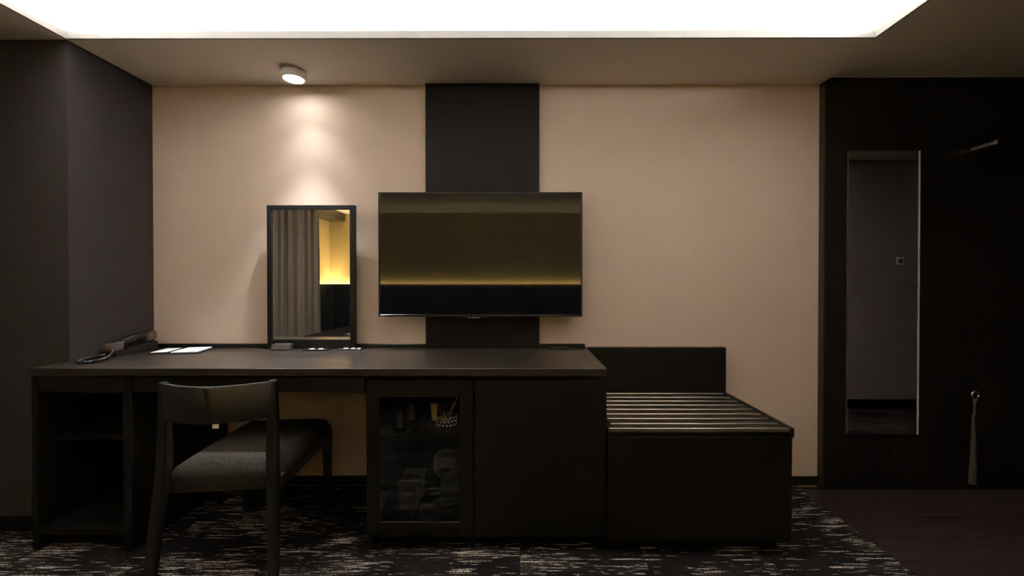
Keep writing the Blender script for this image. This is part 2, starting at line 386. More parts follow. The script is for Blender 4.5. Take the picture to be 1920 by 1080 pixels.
# ------------------------------------------------------------------ furniture
DZ = .755; DF = 1.71; CF = 1.722      # desk top height, its front, cabinet fronts
DX0, DX1 = -2.024, .331
top = thing('worktop', (-.84, 2.0, DZ - .031), 'long dark wood worktop carrying phone, notepads and framed mirror', 'worktop')
box('board', DX0, DX1, DF, WY - .001, DZ - .031, DZ, 'top', top, bev=.0015)
box('back_ledge', DX0, -.540, WY - .022, WY - .001, DZ, DZ + .021, 'wood_x', top, bev=.001)
box('back_ledge', .078, .322, WY - .022, WY - .001, DZ, DZ + .021, 'wood_x', top, bev=.001)
U = DZ - .0315  # underside
# open shelf unit at the left
ou = thing('open_shelf_unit', (-1.81, 2.0, 0), 'dark open-fronted shelf unit under the left end of the desk', 'cabinet')
x0, x1 = DX0 + .002, -1.612
box('side_panel', x0, x0 + .022, CF, WY - .02, .004, U, 'wood_z', ou)
box('side_panel', x1 - .036, x1, CF, WY - .02, .004, U, 'wood_z', ou)
box('bottom_panel', x0 + .022, x1 - .036, CF + .002, WY - .02, .068, .095, 'wood_x', ou)
box('back_panel', x0 + .022, x1 - .036, WY - .032, WY - .02, .095, U, 'black', ou)
box('top_rail', x0 + .022, x1 - .036, CF + .004, CF + .024, .652, U, 'wood_x', ou)
box('shelf', x0 + .024, x1 - .038, CF + .06, WY - .034, .436, .456, 'black', ou)
box('plinth', x0 + .022, x1 - .036, CF + .055, CF + .07, .004, .068, 'black', ou)
for z in (.494, .394):
    for y in (1.79, 2.12):
        bm = bmesh.new(); tube(bm, [(x0 + .0215, y, z), (x0 + .031, y, z)], .0028, 10)
        link('shelf_pin', bm, M['chrome'], ou)
# drawer under the desk
dr = thing('drawer_unit', (-1.13, 1.95, .655), 'shallow dark wood drawer under the desk above the chair', 'drawer')
box('drawer_front', x1 + .002, -.656, CF + .002, CF + .022, .655, .716, 'wood_x', dr)
box('drawer_box', x1 + .02, -.672, CF + .022, 2.18, .668, U - .008, 'black', dr)
box('runner', x1 + .001, x1 + .016, CF + .03, 2.2, .68, U, 'steel', dr, bev=0)
box('runner', -.669, -.6525, CF + .03, 2.2, .68, U, 'steel', dr, bev=0)
# glass fronted cabinet
gx0, gx1 = -.651, -.2125
gc = thing('glass_door_cabinet', (-.43, 2.0, 0), 'dark cabinet with a framed glass door showing glasses and a hot drink machine', 'cabinet')
box('side_panel', gx0, gx0 + .018, CF + .021, WY - .012, .004, U, 'wood_z', gc)
box('side_panel', gx1 - .018, gx1, CF + .021, WY - .012, .004, U, 'wood_z', gc)
box('bottom_panel', gx0 + .018, gx1 - .018, CF + .021, WY - .012, .090, .110, 'black', gc)
box('back_panel', gx0 + .018, gx1 - .018, WY - .024, WY - .012, .110, U, 'black', gc)
box('shelf', gx0 + .0185, gx1 - .0185, CF + .035, WY - .026, .445, .467, 'wood_x', gc)
box('top_rail', gx0 + .018, gx1 - .018, CF + .035, CF + .055, .66, U, 'black', gc)
box('plinth', gx0 + .018, gx1 - .018, CF + .060, CF + .075, .004, .090, 'black', gc)
doo = bpy.data.objects.new('door', None)
bm = bmesh.new()
ox0, ox1, oz0, oz1 = -.596, -.2685, .122, .636
bx(bm, gx0 + .001, ox0, CF, CF + .020, .063, .706, .001); bx(bm, ox1, gx1 - .001, CF, CF + .020, .063, .706, .001)
bx(bm, ox0, ox1, CF, CF + .020, oz1, .706, .001); bx(bm, ox0, ox1, CF, CF + .020, .063, oz0, .001)
door = link('door', bm, M['wood_z'], gc)
box('glass_pane', ox0 + .0005, ox1 - .0005, CF + .0004, CF + .0044, oz0 + .0005, oz1 - .0005, 'pane', door, bev=0)
# closed cabinet
cc = thing('closed_cabinet', (.06, 2.0, 0), 'plain dark wood cabinet with one flush door at the right end of the desk', 'cabinet')
hx0, hx1 = -.2105, .331
box('carcass', hx0, hx1 - .001, CF + .021, WY - .012, .090, U - .0, 'wood_z', cc)
box('door', hx0 + .002, hx1 + .000, CF, CF + .020, .063, .706, 'wood_z', cc)
box('plinth', hx0, hx1 - .012, CF + .060, WY - .02, .004, .090, 'black', cc)
# luggage bench
bxr = 1.073; BF = 1.694; BZ = .519
lb = thing('luggage_bench', (.70, 2.0, 0), 'low dark wood luggage bench with raised steel strips on its top', 'bench')
box('body', .334, bxr, BF + .004, WY - .012, .066, BZ - .036, 'wood_z', lb)
box('plinth', .340, bxr - .03, BF + .06, WY - .02, .004, .066, 'black', lb)
box('top_board', .334, bxr + .004, BF + .010, WY - .041, BZ - .035, BZ - .004, 'wood_x', lb)
box('side_lip', bxr - .010, bxr + .006, BF, WY - .041, BZ - .036, BZ, 'wood_x', lb)
box('front_edge', .336, bxr - .0105, BF, BF + .0095, BZ - .016, BZ, 'steel', lb, bev=.001)
box('back_panel', .334, bxr, WY - .040, WY - .001, BZ - .035, .759, 'wood_z', lb)
for y in (2.236, 2.160, 2.089, 2.020, 1.949, 1.880, 1.814, 1.748):
    box('steel_strip', .352, bxr - .028, y - .003, y + .003, BZ - .004, BZ + .003, 'steel', lb, bev=.001)
# plank grooves of the bench top
# ------------------------------------------------------------------ tv panel and tv
pn = box('tv_backing_panel', -.538, .0755, WY - .020, WY - .0005, DZ + .0005, ZS - .001, 'panel', bev=.001)
tag(pn, 'tall charcoal wood backing panel rising behind the television to the ceiling', 'panel')
tv = thing('television', (-.234, 2.215, .928), 'large black flat television switched off on the charcoal panel', 'television')
TY = 2.200; tx0, tx1, tz0, tz1 = -.7655, .2965, .929, 1.577
bm = bmesh.new(); f = .008
bx(bm, tx0, tx0 + f, TY, TY + .03, tz0, tz1, .001); bx(bm, tx1 - f, tx1, TY, TY + .03, tz0, tz1, .001)
bx(bm, tx0 + f, tx1 - f, TY, TY + .03, tz1 - f, tz1, .001); bx(bm, tx0 + f, tx1 - f, TY, TY + .03, tz0, tz0 + .012, .001)
link('bezel', bm, M['bezel'], tv)
box('screen', tx0 + f, tx1 - f, TY + .0025, TY + .02, tz0 + .012, tz1 - f, 'screen', tv, bev=0)
box('rear_housing', tx0 + .12, tx1 - .12, TY + .03, TY + .055, tz0 + .06, tz1 - .12, 'bezel', tv, bev=.008)
box('rear_cover', tx0 + .002, tx1 - .002, TY + .02, TY + .031, tz0 + .002, tz1 - .002, 'bezel', tv, bev=.002)
box('wall_bracket', -.40, -.07, TY + .055, WY - .0205, 1.08, 1.38, 'bezel', tv, bev=.003)
bm = bmesh.new()
secs = []
for i in range(13):
    u = i / 12; xx = -.335 + .145 * u; d_ = .011 * math.sin(math.pi * u) ** .6 + .0008
    secs.append([(xx, TY - .001, tz0 + .001), (xx, TY + .022, tz0 + .001), (xx, TY + .020, tz0 - d_), (xx, TY + .001, tz0 - d_)])
loft(bm, secs); li = link('sensor_lip', bm, M['bezel'], tv)
for a, c in ((-.297, -.286), (-.279, -.250), (-.243, -.238)):
    box('chrome_mark', a, c, TY - .0015, TY + .001, tz0 - .0065, tz0 - .0025, 'chrome', li, bev=0)
box('maker_mark', tx0 + .012, tx0 + .034, TY - .0006, TY, tz0 + .0045, tz0 + .0075, 'print', tv, bev=0)

# ------------------------------------------------------------------ desk mirror
MY = 2.232
dm = thing('desk_mirror', (-1.13, MY + .01, DZ), 'upright rectangular mirror in a dark wood frame standing on the desk', 'mirror')
mx0, mx1, mz0, mz1 = -1.366, -.901, DZ + .0005, 1.516; ix0, ix1, iz0, iz1 = -1.341, -.9275, .806, 1.493
bm = bmesh.new()
bx(bm, mx0, ix0, MY, MY + .024, mz0, mz1, .001); bx(bm, ix1, mx1, MY, MY + .024, mz0, mz1, .001)
bx(bm, ix0, ix1, MY, MY + .024, iz1, mz1, .001); bx(bm, ix0, ix1, MY, MY + .024, mz0, iz0, .001)
link('frame', bm, M['wood_z'], dm)
box('mirror_glass', ix0, ix1, MY + .007, MY + .012, iz0, iz1, 'mirror', dm, bev=0)
box('back_board', ix0, ix1, MY + .0125, MY + .022, iz0, iz1, 'wood_z', dm, bev=0)
box('wall_spacer', -1.25, -1.02, MY + .0245, WY - .001, 1.1, 1.3, 'wood_z', dm)

# ------------------------------------------------------------------ things on the desk
# phone
ph = thing('telephone', (-1.93, 2.11, DZ), 'black corded desk telephone with a brown-tipped handset beside the column', 'telephone')
def P(x, y, z): return (x, y, DZ + z)
bm = bmesh.new()
prof = [(1.995, .0), (2.225, .0), (2.225, .044), (2.210, .050), (2.005, .018), (1.995, .012)]
loft(bm, [[P(xx, y, z) for y, z in prof] for xx in (-2.006, -1.938)])
bmesh.ops.bevel(bm, geom=bm.edges[:], offset=.003, segments=2, affect='EDGES')
link('body', bm, M['phone'], ph, smooth=True)
sl = (0.070 - 0.020) / (2.235 - 1.995)
def on(y): return .020 + (y - 1.995) * sl
# handset: bar with two end blocks
hs = None
bm = bmesh.new(); secs = []
for i in range(17):
    u = i / 16; y = 2.015 + u * .205; zc = .050 + u * .036 + .010 * math.sin(math.pi * u); hw = .021 if 0.15 < u < .85 else .025
    th = .011
    secs.append([P(-1.975 - hw, y, zc - th), P(-1.975 + hw, y, zc - th), P(-1.975 + hw * 1.0, y, zc + th * .6), P(-1.975 + hw * .8, y, zc + th), P(-1.975 - hw * .8, y, zc + th), P(-1.975 - hw, y, zc + th * .6)])
loft(bm, secs); hs = link('handset', bm, M['phone'], ph, smooth=True)
for (y0, y1, z0, z1) in ((1.992, 2.046, .024, .0640), (2.176, 2.228, .052, .0960)):
    bm = bmesh.new(); bx(bm, -2.003, -1.947, y0, y1, DZ + z0, DZ + z1, .004, 2)
    for v in bm.verts:
        v.co.z += (v.co.y - (y0 + y1) / 2) * .16
    link('end_block', bm, M['phonebrown'], hs, smooth=True)
# coiled cord
path = [(-1.950, 1.992, .030), (-1.935, 1.965, .012), (-1.895, 1.905, .0085), (-1.870, 1.850, .0085), (-1.875, 1.812, .0085), (-1.905, 1.800, .0085), (-1.940, 1.835, .0085), (-1.970, 1.90, .0085), (-1.985, 1.96, .0085), (-1.985, 1.9865, .0085)]
def cat(p, n):
    out = []
    pp = [p[0]] + p + [p[-1]]
    for i in range(1, len(pp) - 2):
        a, b_, c, d_ = (Vector(q) for q in pp[i - 1:i + 3])
        for k in range(n):
            t_ = k / n
            out.append(.5 * ((2 * b_) + (-a + c) * t_ + (2 * a - 5 * b_ + 4 * c - d_) * t_ ** 2 + (-a + 3 * b_ - 3 * c + d_) * t_ ** 3))
    out.append(Vector(p[-1])); return out
cp = cat(path, 90); pts = []; ang = 0
for i, p in enumerate(cp):
    t_ = (cp[min(i + 1, len(cp) - 1)] - cp[max(i - 1, 0)]).normalized(); n_ = t_.cross(Vector((0, 0, 1))).normalized(); b_ = t_.cross(n_)
    ang += .55
    q = p + (n_ * math.cos(ang) + b_ * math.sin(ang)) * .0052
    pts.append((q.x, q.y, DZ + q.z))
bm = bmesh.new(); tube(bm, pts, .0021, 5); link('coiled_cord', bm, M['phone'], ph, smooth=True)

# memo folders
def memo(name, x, y, rot, wx, dy, lab, cover, padc, pads):
    t_ = thing(name, (x, y, DZ), lab, 'notepad')
    box('cover', x - wx / 2 - cover, x + wx / 2 + cover, y - dy / 2 - .004, y + dy / 2 + .004, DZ + .0005, DZ + .005, 'leather', t_, bev=.0015)
    box('paper_pad', x - wx / 2 + pads, x + wx / 2 - .002, y - dy / 2, y + dy / 2, DZ + .005, DZ + .010, padc, t_, bev=.0004)
    t_.rotation_euler.z = rot; return t_
memo('notepad', -1.706, 2.160, math.radians(14), .110, .165, 'white blank notepad on a black cover, right of the telephone', .010, 'paper', 0)
ff = thing('writing_folder', (-1.79, 2.165, DZ), 'black leather writing folder with an inner sheet between telephone and notepad', 'folder')
box('cover', -1.87, -1.785, 2.075, 2.240, DZ + .0005, DZ + .006, 'leather', ff, bev=.0015)
box('sheet', -1.862, -1.798, 2.085, 2.225, DZ + .006, DZ + .0085, 'paper', ff, bev=.0003)
ff.rotation_euler.z = math.radians(14)
bm = bmesh.new(); tube(bm, [(-1.792, 2.10, DZ + .0052), (-1.792, 2.225, DZ + .0052), (-1.792, 2.232, DZ + .0052)], [.0038, .0038, .002], 10)
pe = link('pen', bm, M['phone'], None, (-1.792, 2.165, DZ + .001), smooth=True); pe.rotation_euler.z = math.radians(14)
pe.location = (-1.772, 2.185, DZ + .0085 + .0)
pe.location.z = DZ + .001
tag(pe, 'slim black pen lying between the writing folder and white notepad', 'pen')
# small block in front of the mirror
k = thing('tissue_block', (-1.27, 2.19, DZ), 'small grey-brown rectangular box in front of the desk mirror', 'box')
bm = bmesh.new()
loft(bm, [[(-1.322, 2.185, DZ + .0045), (-1.224, 2.185, DZ + .0045), (-1.224, 2.226, DZ + .0045), (-1.322, 2.226, DZ + .0045)],
          [(-1.317, 2.195, DZ + .032), (-1.225, 2.195, DZ + .032), (-1.225, 2.226, DZ + .032), (-1.317, 2.226, DZ + .032)]])
bmesh.ops.bevel(bm, geom=bm.edges[:], offset=.0015, segments=1, affect='EDGES'); link('body', bm, M['greybox'], k)
box('foot', -1.324, -1.222, 2.183, 2.226, DZ + .0003, DZ + .0045, 'bezel', k, bev=.001)
bm = bmesh.new(); tube(bm, [(-1.2215, 2.19, DZ + .005), (-1.2215, 2.199, DZ + .033)], .0014, 6); link('edge_strip', bm, M['steel'], k)
k.name = 'desk_box'
# flat outlet plates with white marks
def plate(x0, x1, y0, y1, lab, marks, grp=None):
    t_ = thing('outlet_plate', ((x0 + x1) / 2, (y0 + y1) / 2, DZ), lab, 'outlet', 'outlet plates along the back of the worktop')
    box('plate', x0, x1, y0, y1, DZ + .0003, DZ + .006, 'bezel', t_, bev=.0015)
    for a, c in marks:
        bm = bmesh.new(); n = 10
        cx, hw = (a + c) / 2, (c - a) / 2
        v0 = [(cx + hw * math.cos(2 * math.pi * i / n), (y0 + y1) / 2 + .012 * math.sin(2 * math.pi * i / n)) for i in range(n)]
        loft(bm, [[(p[0], p[1], DZ + .006) for p in v0], [(cx + (p[0] - cx) * .85, (y0 + y1) / 2 + (p[1] - (y0 + y1) / 2) * .85, DZ + .0078) for p in v0]])
        link('socket', bm, M['print'] if not grp else M['plasticgrey'], t_)
    return t_
plate(-1.155, -1.025, 2.180, 2.226, 'flat black desk outlet plate with white marks at the mirror foot', [(-1.128, -1.098), (-1.082, -1.052)])
plate(-.985, -.855, 2.190, 2.250, 'flat black desk outlet plate with white marks at the mirror right corner', [(-.958, -.93), (-.918, -.893), (-.885, -.865)])
plate(.120, .235, 2.235, 2.272, 'thin dark desk outlet plate right of the television panel', [(.142, .168), (.182, .208)], 1)

# ------------------------------------------------------------------ things in the glass cabinet
SZ = .467
def tumbler(x, y, lab, h=.098, r0=.024, r1=.031):
    bm = bmesh.new(); z = SZ + .0005
    lathe(bm, x, y, [(0, z), (r0 - .002, z), (r0, z + .003), (r1, z + h), (r1 - .0018, z + h), (r0 - .001, z + .014), (0, z + .012)], 28)
    # shallow facets pressed into the foot
    o = link('tumbler', bm, M['glass'], None, (x, y, z), smooth=True)
    return tag(o, lab, 'glass', 'tumblers on the cabinet shelf')
tumbler(-.538, 1.805, 'clear glass tumbler at the front left of the cabinet shelf')
tumbler(-.515, 1.905, 'clear glass tumbler standing behind the front tumbler')
tr_ = thing('serving_tray', (-.375, 1.95, SZ), 'shallow dark brown serving tray under the ice bucket', 'tray')
bm = bmesh.new(); bx(bm, -.478, -.275, 1.795, 2.10, SZ + .0005, SZ + .005, .001)
link('tray_base', bm, M['jamb'], tr_)
bm = bmesh.new(); bx(bm, -.480, -.273, 1.791, 1.797, SZ + .0005, SZ + .016, .001); bx(bm, -.480, -.273, 2.098, 2.104, SZ + .0005, SZ + .016, .001)
bx(bm, -.484, -.478, 1.791, 2.104, SZ + .0005, SZ + .016, .001); bx(bm, -.275, -.270, 1.791, 2.104, SZ + .0005, SZ + .016, .001)
link('tray_rim', bm, M['jamb'], tr_)
# ice bucket: cut glass, ribbed lower half, clear rim
z = SZ + .0055; ib = thing('ice_bucket', (-.343, 1.845, z), 'cut-glass ice bucket with ribbed sides and painted sparkle on the tray', 'bucket')
bm = bmesh.new(); n = 32; rings = []
prof = [(.0, 0), (.041, 0), (.0435, .006), (.0435, .062), (.0405, .068), (.043, .122), (.0405, .122), (.038, .070), (.0375, .016), (0, .014)]
for q, (r_, zz) in enumerate(prof):
    if r_ == 0: rings.append([bm.verts.new((-.343, 1.845, z + zz))]); continue
    ring = []
    for i in range(n):
        a = 2 * math.pi * i / n; rr = r_ * (1 - (.07 if (i % 2 and q in (2, 3)) else 0))
        ring.append(bm.verts.new((-.343 + rr * math.cos(a), 1.845 + rr * math.sin(a), z + zz)))
    rings.append(ring)
for a, c in zip(rings, rings[1:]):
    for i in range(n):
        j = (i + 1) % n; q2 = []
        for v in (a[i % len(a)], a[j % len(a)], c[j % len(c)], c[i % len(c)]):
            if v not in q2: q2.append(v)
        if len(q2) > 2: bm.faces.new(q2)
link('bucket_glass', bm, M['glass'], ib)
bm = bmesh.new()
for i in range(16):     # diamond cuts round the belly, sparkle imitated by their pale colour
    a = 2 * math.pi * i / 16
    for zz in (.018, .034, .050):
        c = Vector((-.343 + .0437 * math.cos(a + (zz * 10)), 1.845 + .0437 * math.sin(a + (zz * 10)), z + zz))
        mtx = Matrix.Translation(c) @ Matrix.Rotation(a, 4, 'Z') @ Matrix.Diagonal((.0030, .0062, .0055, 1))
        bmesh.ops.create_icosphere(bm, subdivisions=1, radius=1, matrix=mtx)
link('sparkle_facet', bm, M['sparkle'], ib)['kind'] = 'stuff'
tg = thing('ice_tongs', (-.336, 1.845, z + .02), 'steel ice tongs leaning inside the ice bucket', 'tongs')
for s in (-1, 1):
    bm = bmesh.new()
    loft(bm, [[(-.350 + u * .052 - .003, 1.845 + s * (.004 + .010 * math.sin(math.pi * u)) - .0008, z + .022 + u * .108), (-.350 + u * .052 + .003, 1.845 + s * (.004 + .010 * math.sin(math.pi * u)) - .0008, z + .022 + u * .108),
               (-.350 + u * .052 + .003, 1.845 + s * (.004 + .010 * math.sin(math.pi * u)) + .0008, z + .022 + u * .108), (-.350 + u * .052 - .003, 1.845 + s * (.004 + .010 * math.sin(math.pi * u)) + .0008, z + .022 + u * .108)] for u in [i / 10 for i in range(11)]])
    link('arm', bm, M['steel'], tg)
bm = bmesh.new(); lathe(bm, -.418, 1.945, [(0, SZ + .0055), (.0135, SZ + .0055), (.0195, SZ + .083), (.021, SZ + .0835), (.021, SZ + .0855), (.0185, SZ + .0855), (.013, SZ + .008), (0, SZ + .008)], 28)
tag(link('paper_cup', bm, M['cream'], None, (-.418, 1.945, SZ + .0055), smooth=True), 'narrow cream paper cup on the tray left of the ice bucket', 'cup')
# lidded container
FZ = .1105
cb = thing('lidded_container', (-.512, 1.91, FZ), 'off-white plastic container with a hinged lid on the cabinet floor', 'container')
bm = bmesh.new()
loft(bm, [[(-.552, 1.842, FZ), (-.476, 1.842, FZ), (-.476, 1.97, FZ), (-.552, 1.97, FZ)], [(-.555, 1.836, FZ + .108), (-.470, 1.836, FZ + .108), (-.470, 1.985, FZ + .108), (-.555, 1.985, FZ + .108)]])
bmesh.ops.bevel(bm, geom=bm.edges[:], offset=.004, segments=2, affect='EDGES'); link('tub', bm, M['plastic'], cb, smooth=True)
ld_ = box('lid', -.562, -.463, 1.828, 1.992, FZ + .108, FZ + .120, 'plastic', cb, bev=.004, seg=2, smooth=True)
box('lid_recess', -.545, -.49, 1.87, 1.965, FZ + .120, FZ + .122, 'plasticgrey', cb, bev=.001)
box('lid_handle', -.485, -.478, 1.875, 1.96, FZ + .120, FZ + .134, 'plastic', cb, bev=.002)
# hot drink machine
km = thing('drink_machine', (-.345, 1.90, FZ), 'small rounded grey hot drink machine with a drip base in the cabinet', 'appliance')
cx, cy = -.348, 1.885
bm = bmesh.new(); lathe(bm, cx, cy, [(0, FZ), (.066, FZ), (.068, FZ + .006), (.066, FZ + .014), (.058, FZ + .018), (0, FZ + .018)], 40); link('base', bm, M['plasticgrey'], km, smooth=True)
bm = bmesh.new(); lathe(bm, cx, cy, [(0, FZ + .018), (.045, FZ + .018), (.045, FZ + .021), (0, FZ + .021)], 32); link('drip_grid', bm, M['steel'], km, smooth=True)
bm = bmesh.new(); bx(bm, cx - .04, cx + .04, cy + .03, cy + .075, FZ + .014, FZ + .15, .012, 3); link('column', bm, M['phone'], km, smooth=True)
bm = bmesh.new(); lathe(bm, cx, cy, [(0, FZ + .132), (.032, FZ + .132), (.047, FZ + .140), (.058, FZ + .16), (.061, FZ + .19), (.059, FZ + .215), (.050, FZ + .232), (.03, FZ + .239), (0, FZ + .240)], 40)
bx(bm, cx - .045, cx + .045, cy + .02, cy + .08, FZ + .140, FZ + .225, .014, 3)
link('head', bm, M['plasticgrey'], km, smooth=True)
bm = bmesh.new(); bmesh.ops.create_uvsphere(bm, u_segments=24, v_segments=12, radius=1, matrix=Matrix.Translation((cx, cy - .053, FZ + .182)) @ Matrix.Diagonal((.027, .012, .012, 1)))
link('front_button', bm, M['bezel'], km, smooth=True)
bm = bmesh.new(); lathe(bm, cx - .004, cy - .02, [(0, FZ + .115), (.005, FZ + .115), (.009, FZ + .133), (0, FZ + .133)], 20); link('nozzle', bm, M['plasticgrey'], km, smooth=True)
bm = bmesh.new(); lathe(bm, cx + .043, cy - .005, [(0, FZ + .0185), (.014, FZ + .0185), (.016, FZ + .07), (.0145, FZ + .07), (.0125, FZ + .022), (0, FZ + .022)], 24)
bm.free()

# ------------------------------------------------------------------ desk chair
ch = thing('desk_chair', (-1.13, 1.75, 0), 'dark wood desk chair with brown tweed seat pushed under the desk', 'chair')
def leg(pts, name='leg'):
    bm = bmesh.new(); secs = []
    for (x, y, z, wx, wy) in pts:
        secs.append([(x - wx / 2, y - wy / 2, z), (x + wx / 2, y - wy / 2, z), (x + wx / 2, y + wy / 2, z), (x - wx / 2, y + wy / 2, z)])
    loft(bm, secs)
    bmesh.ops.bevel(bm, geom=[e for e in bm.edges], offset=.0035, segments=2, affect='EDGES', clamp_overlap=True)
    return link(name, bm, M['chairwood'], ch, smooth=True)
RY = 1.530
# rear posts (towards the camera), leaning back at the top and splayed at the foot
for sgn, xb in ((-1, -1.325), (1, -.925)):
    xi = xb - sgn * .018
    leg([(xi + sgn * .022, RY - .080, .0015, .026, .028), (xi + sgn * .012, RY - .055, .25, .033, .036), (xi + sgn * .003, RY - .034, .40, .035, .042), (xi, RY - .030, .47, .034, .042), (xi, RY - .028, .62, .031, .034), (xi, RY - .032, .752, .027, .026)])
for sgn, xb in ((-1, -1.345), (1, -.930)):
    xi = xb - sgn * .019
    leg([(xi, 2.050, .0015, .026, .026), (xi, 2.045, .25, .034, .034), (xi, 2.040, .395, .038, .040)])
# seat frame rails
box('side_rail', -1.338, -1.316, 1.545, 2.04, .335, .385, 'chairwood', ch, bev=.003)
box('side_rail', -.958, -.936, 1.545, 2.04, .335, .385, 'chairwood', ch, bev=.003)
box('rear_rail', -1.31, -.96, 1.525, 1.547, .345, .385, 'chairwood', ch, bev=.003)
box('front_rail', -1.316, -.958, 2.030, 2.052, .335, .385, 'chairwood', ch, bev=.003)
# seat cushion
bm = bmesh.new(); nx, ny = 14, 16
def seatpt(u, v, topside):
    w0 = .182 + .014 * v
    x = -1.131 + (u * 2 - 1) * (w0 + .02 * 0); y = 1.515 + v * .545
    if not topside: return (x, y, .352)
    e = min(u, 1 - u) * 2 * w0; e2 = min(v, 1 - v) * .545; d_ = min(e, e2)
    rise = 1 - max(0, 1 - d_ / .045) ** 2.4
    return (x, y, .395 + .056 * rise + .006 * math.sin(math.pi * u) * math.sin(math.pi * v))
def ease(i, n):
    t_ = i / n; return .5 - .5 * math.cos(math.pi * t_)
gt = [[bm.verts.new(seatpt(ease(i, nx), ease(j, ny), True)) for j in range(ny + 1)] for i in range(nx + 1)]
gb = [[bm.verts.new(seatpt(ease(i, nx), ease(j, ny), False)) for j in range(ny + 1)] for i in range(nx + 1)]
for i in range(nx):
    for j in range(ny):
        bm.faces.new((gt[i][j], gt[i + 1][j], gt[i + 1][j + 1], gt[i][j + 1])); bm.faces.new((gb[i][j], gb[i][j + 1], gb[i + 1][j + 1], gb[i + 1][j]))
for i in range(nx):
    bm.faces.new((gt[i][0], gb[i][0], gb[i + 1][0], gt[i + 1][0])); bm.faces.new((gt[i][ny], gt[i + 1][ny], gb[i + 1][ny], gb[i][ny]))
for j in range(ny):
    bm.faces.new((gt[0][j], gt[0][j + 1], gb[0][j + 1], gb[0][j])); bm.faces.new((gt[nx][j], gb[nx][j], gb[nx][j + 1], gt[nx][j + 1]))
link('seat', bm, M['tweed'], ch, smooth=True)
# curved back rest
bm = bmesh.new(); secs = []; n = 24
for i in range(n + 1):
    u = i / n; x = -1.318 + u * .386; bow = .062 * math.sin(math.pi * u)
    yt, yb = RY - .032 - bow, RY - .026 - bow
    zt = .750 - .004 * math.sin(math.pi * u); zb = .618
    s = []
    for (yy, z) in ((yb - .008, zb), (yb + .008, zb), (yt + .009, zt - .004), (yt + .006, zt), (yt - .006, zt), (yt - .009, zt - .004)): s.append((x, yy, z))
    secs.append(s)
loft(bm, secs); br = link('backrest', bm, M['chairwood'], ch, smooth=True)
box('care_tag', -1.112, -1.092, 1.4395, 1.441, .602, .6185, 'paper', ch, bev=0)

ch.location = (-1.12, 1.749, 0); ch.rotation_euler.z = math.radians(5.5)

# ------------------------------------------------------------------ entry wall things
tm = thing('tall_mirror', (1.905, EY - .006, .295), 'tall narrow full-length mirror fixed to the black entry wall', 'mirror')
ax0, ax1, az0, az1 = 1.714, 2.097, .296, 1.807
box('mirror_glass', ax0 + .002, ax1 - .006, EY - .006, EY - .0005, az0 + .003, az1 - .002, 'mirror', tm, bev=0)
box('bevel_tone_strip', ax1 - .006, ax1, EY - .009, EY - .0005, az0, az1, 'lampwhite', tm, bev=.0005)  # pale strip imitates the bevelled edge catching the tray light
box('bevel_tone_strip', ax0, ax0 + .002, EY - .009, EY - .0005, az0, az1, 'plasticgrey', tm, bev=.0003)  # darker strip, so the left bevel looks less lit
box('bevel_tone_strip', ax0 + .002, ax1 - .006, EY - .009, EY - .0005, az0, az0 + .003, 'chrome', tm, bev=.0005)
box('bevel_tone_strip', ax0 + .002, ax1 - .006, EY - .009, EY - .0005, az1 - .002, az1, 'chrome', tm, bev=.0003)
hk = thing('coat_hook', (2.377, EY, 1.815), 'slim grey metal coat hook jutting from the black entry wall', 'hook')
box('hook_bar', 2.371, 2.383, 2.150, EY - .0005, 1.806, 1.823, 'steel', hk, bev=.0015)
box('end_cap', 2.370, 2.384, 2.143, 2.150, 1.804, 1.826, 'chrome', hk, bev=.001)
bm = bmesh.new(); tube(bm, [(2.377, 2.20, 1.8225), (2.377, 2.20, 1.828)], .003, 10); link('pin', bm, M['chrome'], hk)
# shoehorn
sh = thing('shoehorn', (2.39, EY - .01, .03), 'long dark shoehorn with a chrome ring hanging on the black entry wall', 'shoehorn')
rx, rz = 2.386, .512
bm = bmesh.new(); n = 28; k_ = 10
for i in range(n):
    a = 2 * math.pi * i / n
    for j in range(k_):
        c = 2 * math.pi * j / k_; R_ = .0175 + .0065 * math.cos(c)
        bm.verts.new((rx + R_ * math.cos(a), EY - .020 + .0055 * math.sin(c), rz + R_ * math.sin(a)))
bm.verts.ensure_lookup_table()
for i in range(n):
    for j in range(k_):
        bm.faces.new([bm.verts[v] for v in (i * k_ + j, ((i + 1) % n) * k_ + j, ((i + 1) % n) * k_ + (j + 1) % k_, i * k_ + (j + 1) % k_)])
link('ring', bm, M['chrome'], sh, smooth=True)
bm = bmesh.new(); tube(bm, [(rx, EY - .018, rz - .020), (rx, EY - .015, rz - .045), (rx + .003, EY - .012, rz - .110)], [.010, .0055, .0055], 12); link('neck', bm, M['steel'], sh, smooth=True)
bm = bmesh.new(); secs = []
for i in range(14):
    u = i / 13; zc = rz - .105 - u * .375; hw = .0065 + .0145 * min(1, u * 1.15) ** .8; xc = rx + .003 + .004 * math.sin(u * 3) + (-.002 * u)
    s = []
    for j in range(7): a = (j / 6 - .5); s.append((xc + a * 2 * hw, EY - .004 - .012 * (1 - (a * 2) ** 2) * (.5 + .5 * u) - .003, zc))
    for j in range(6, -1, -1): a = (j / 6 - .5); s.append((xc + a * 2 * hw, EY - .004 - .012 * (1 - (a * 2) ** 2) * (.5 + .5 * u), zc))
    secs.append(s)
loft(bm, secs); link('blade', bm, M['horn'], sh, smooth=True)
bm = bmesh.new(); tube(bm, [(rx + .002, EY - .0005, rz + .006), (rx + .002, EY - .030, rz + .008), (rx + .002, EY - .034, rz + .018)], .0035, 10)
tag(link('wall_peg', bm, M['chrome'], None, (rx, EY, rz), smooth=True), 'small chrome peg holding the shoehorn ring', 'hook')
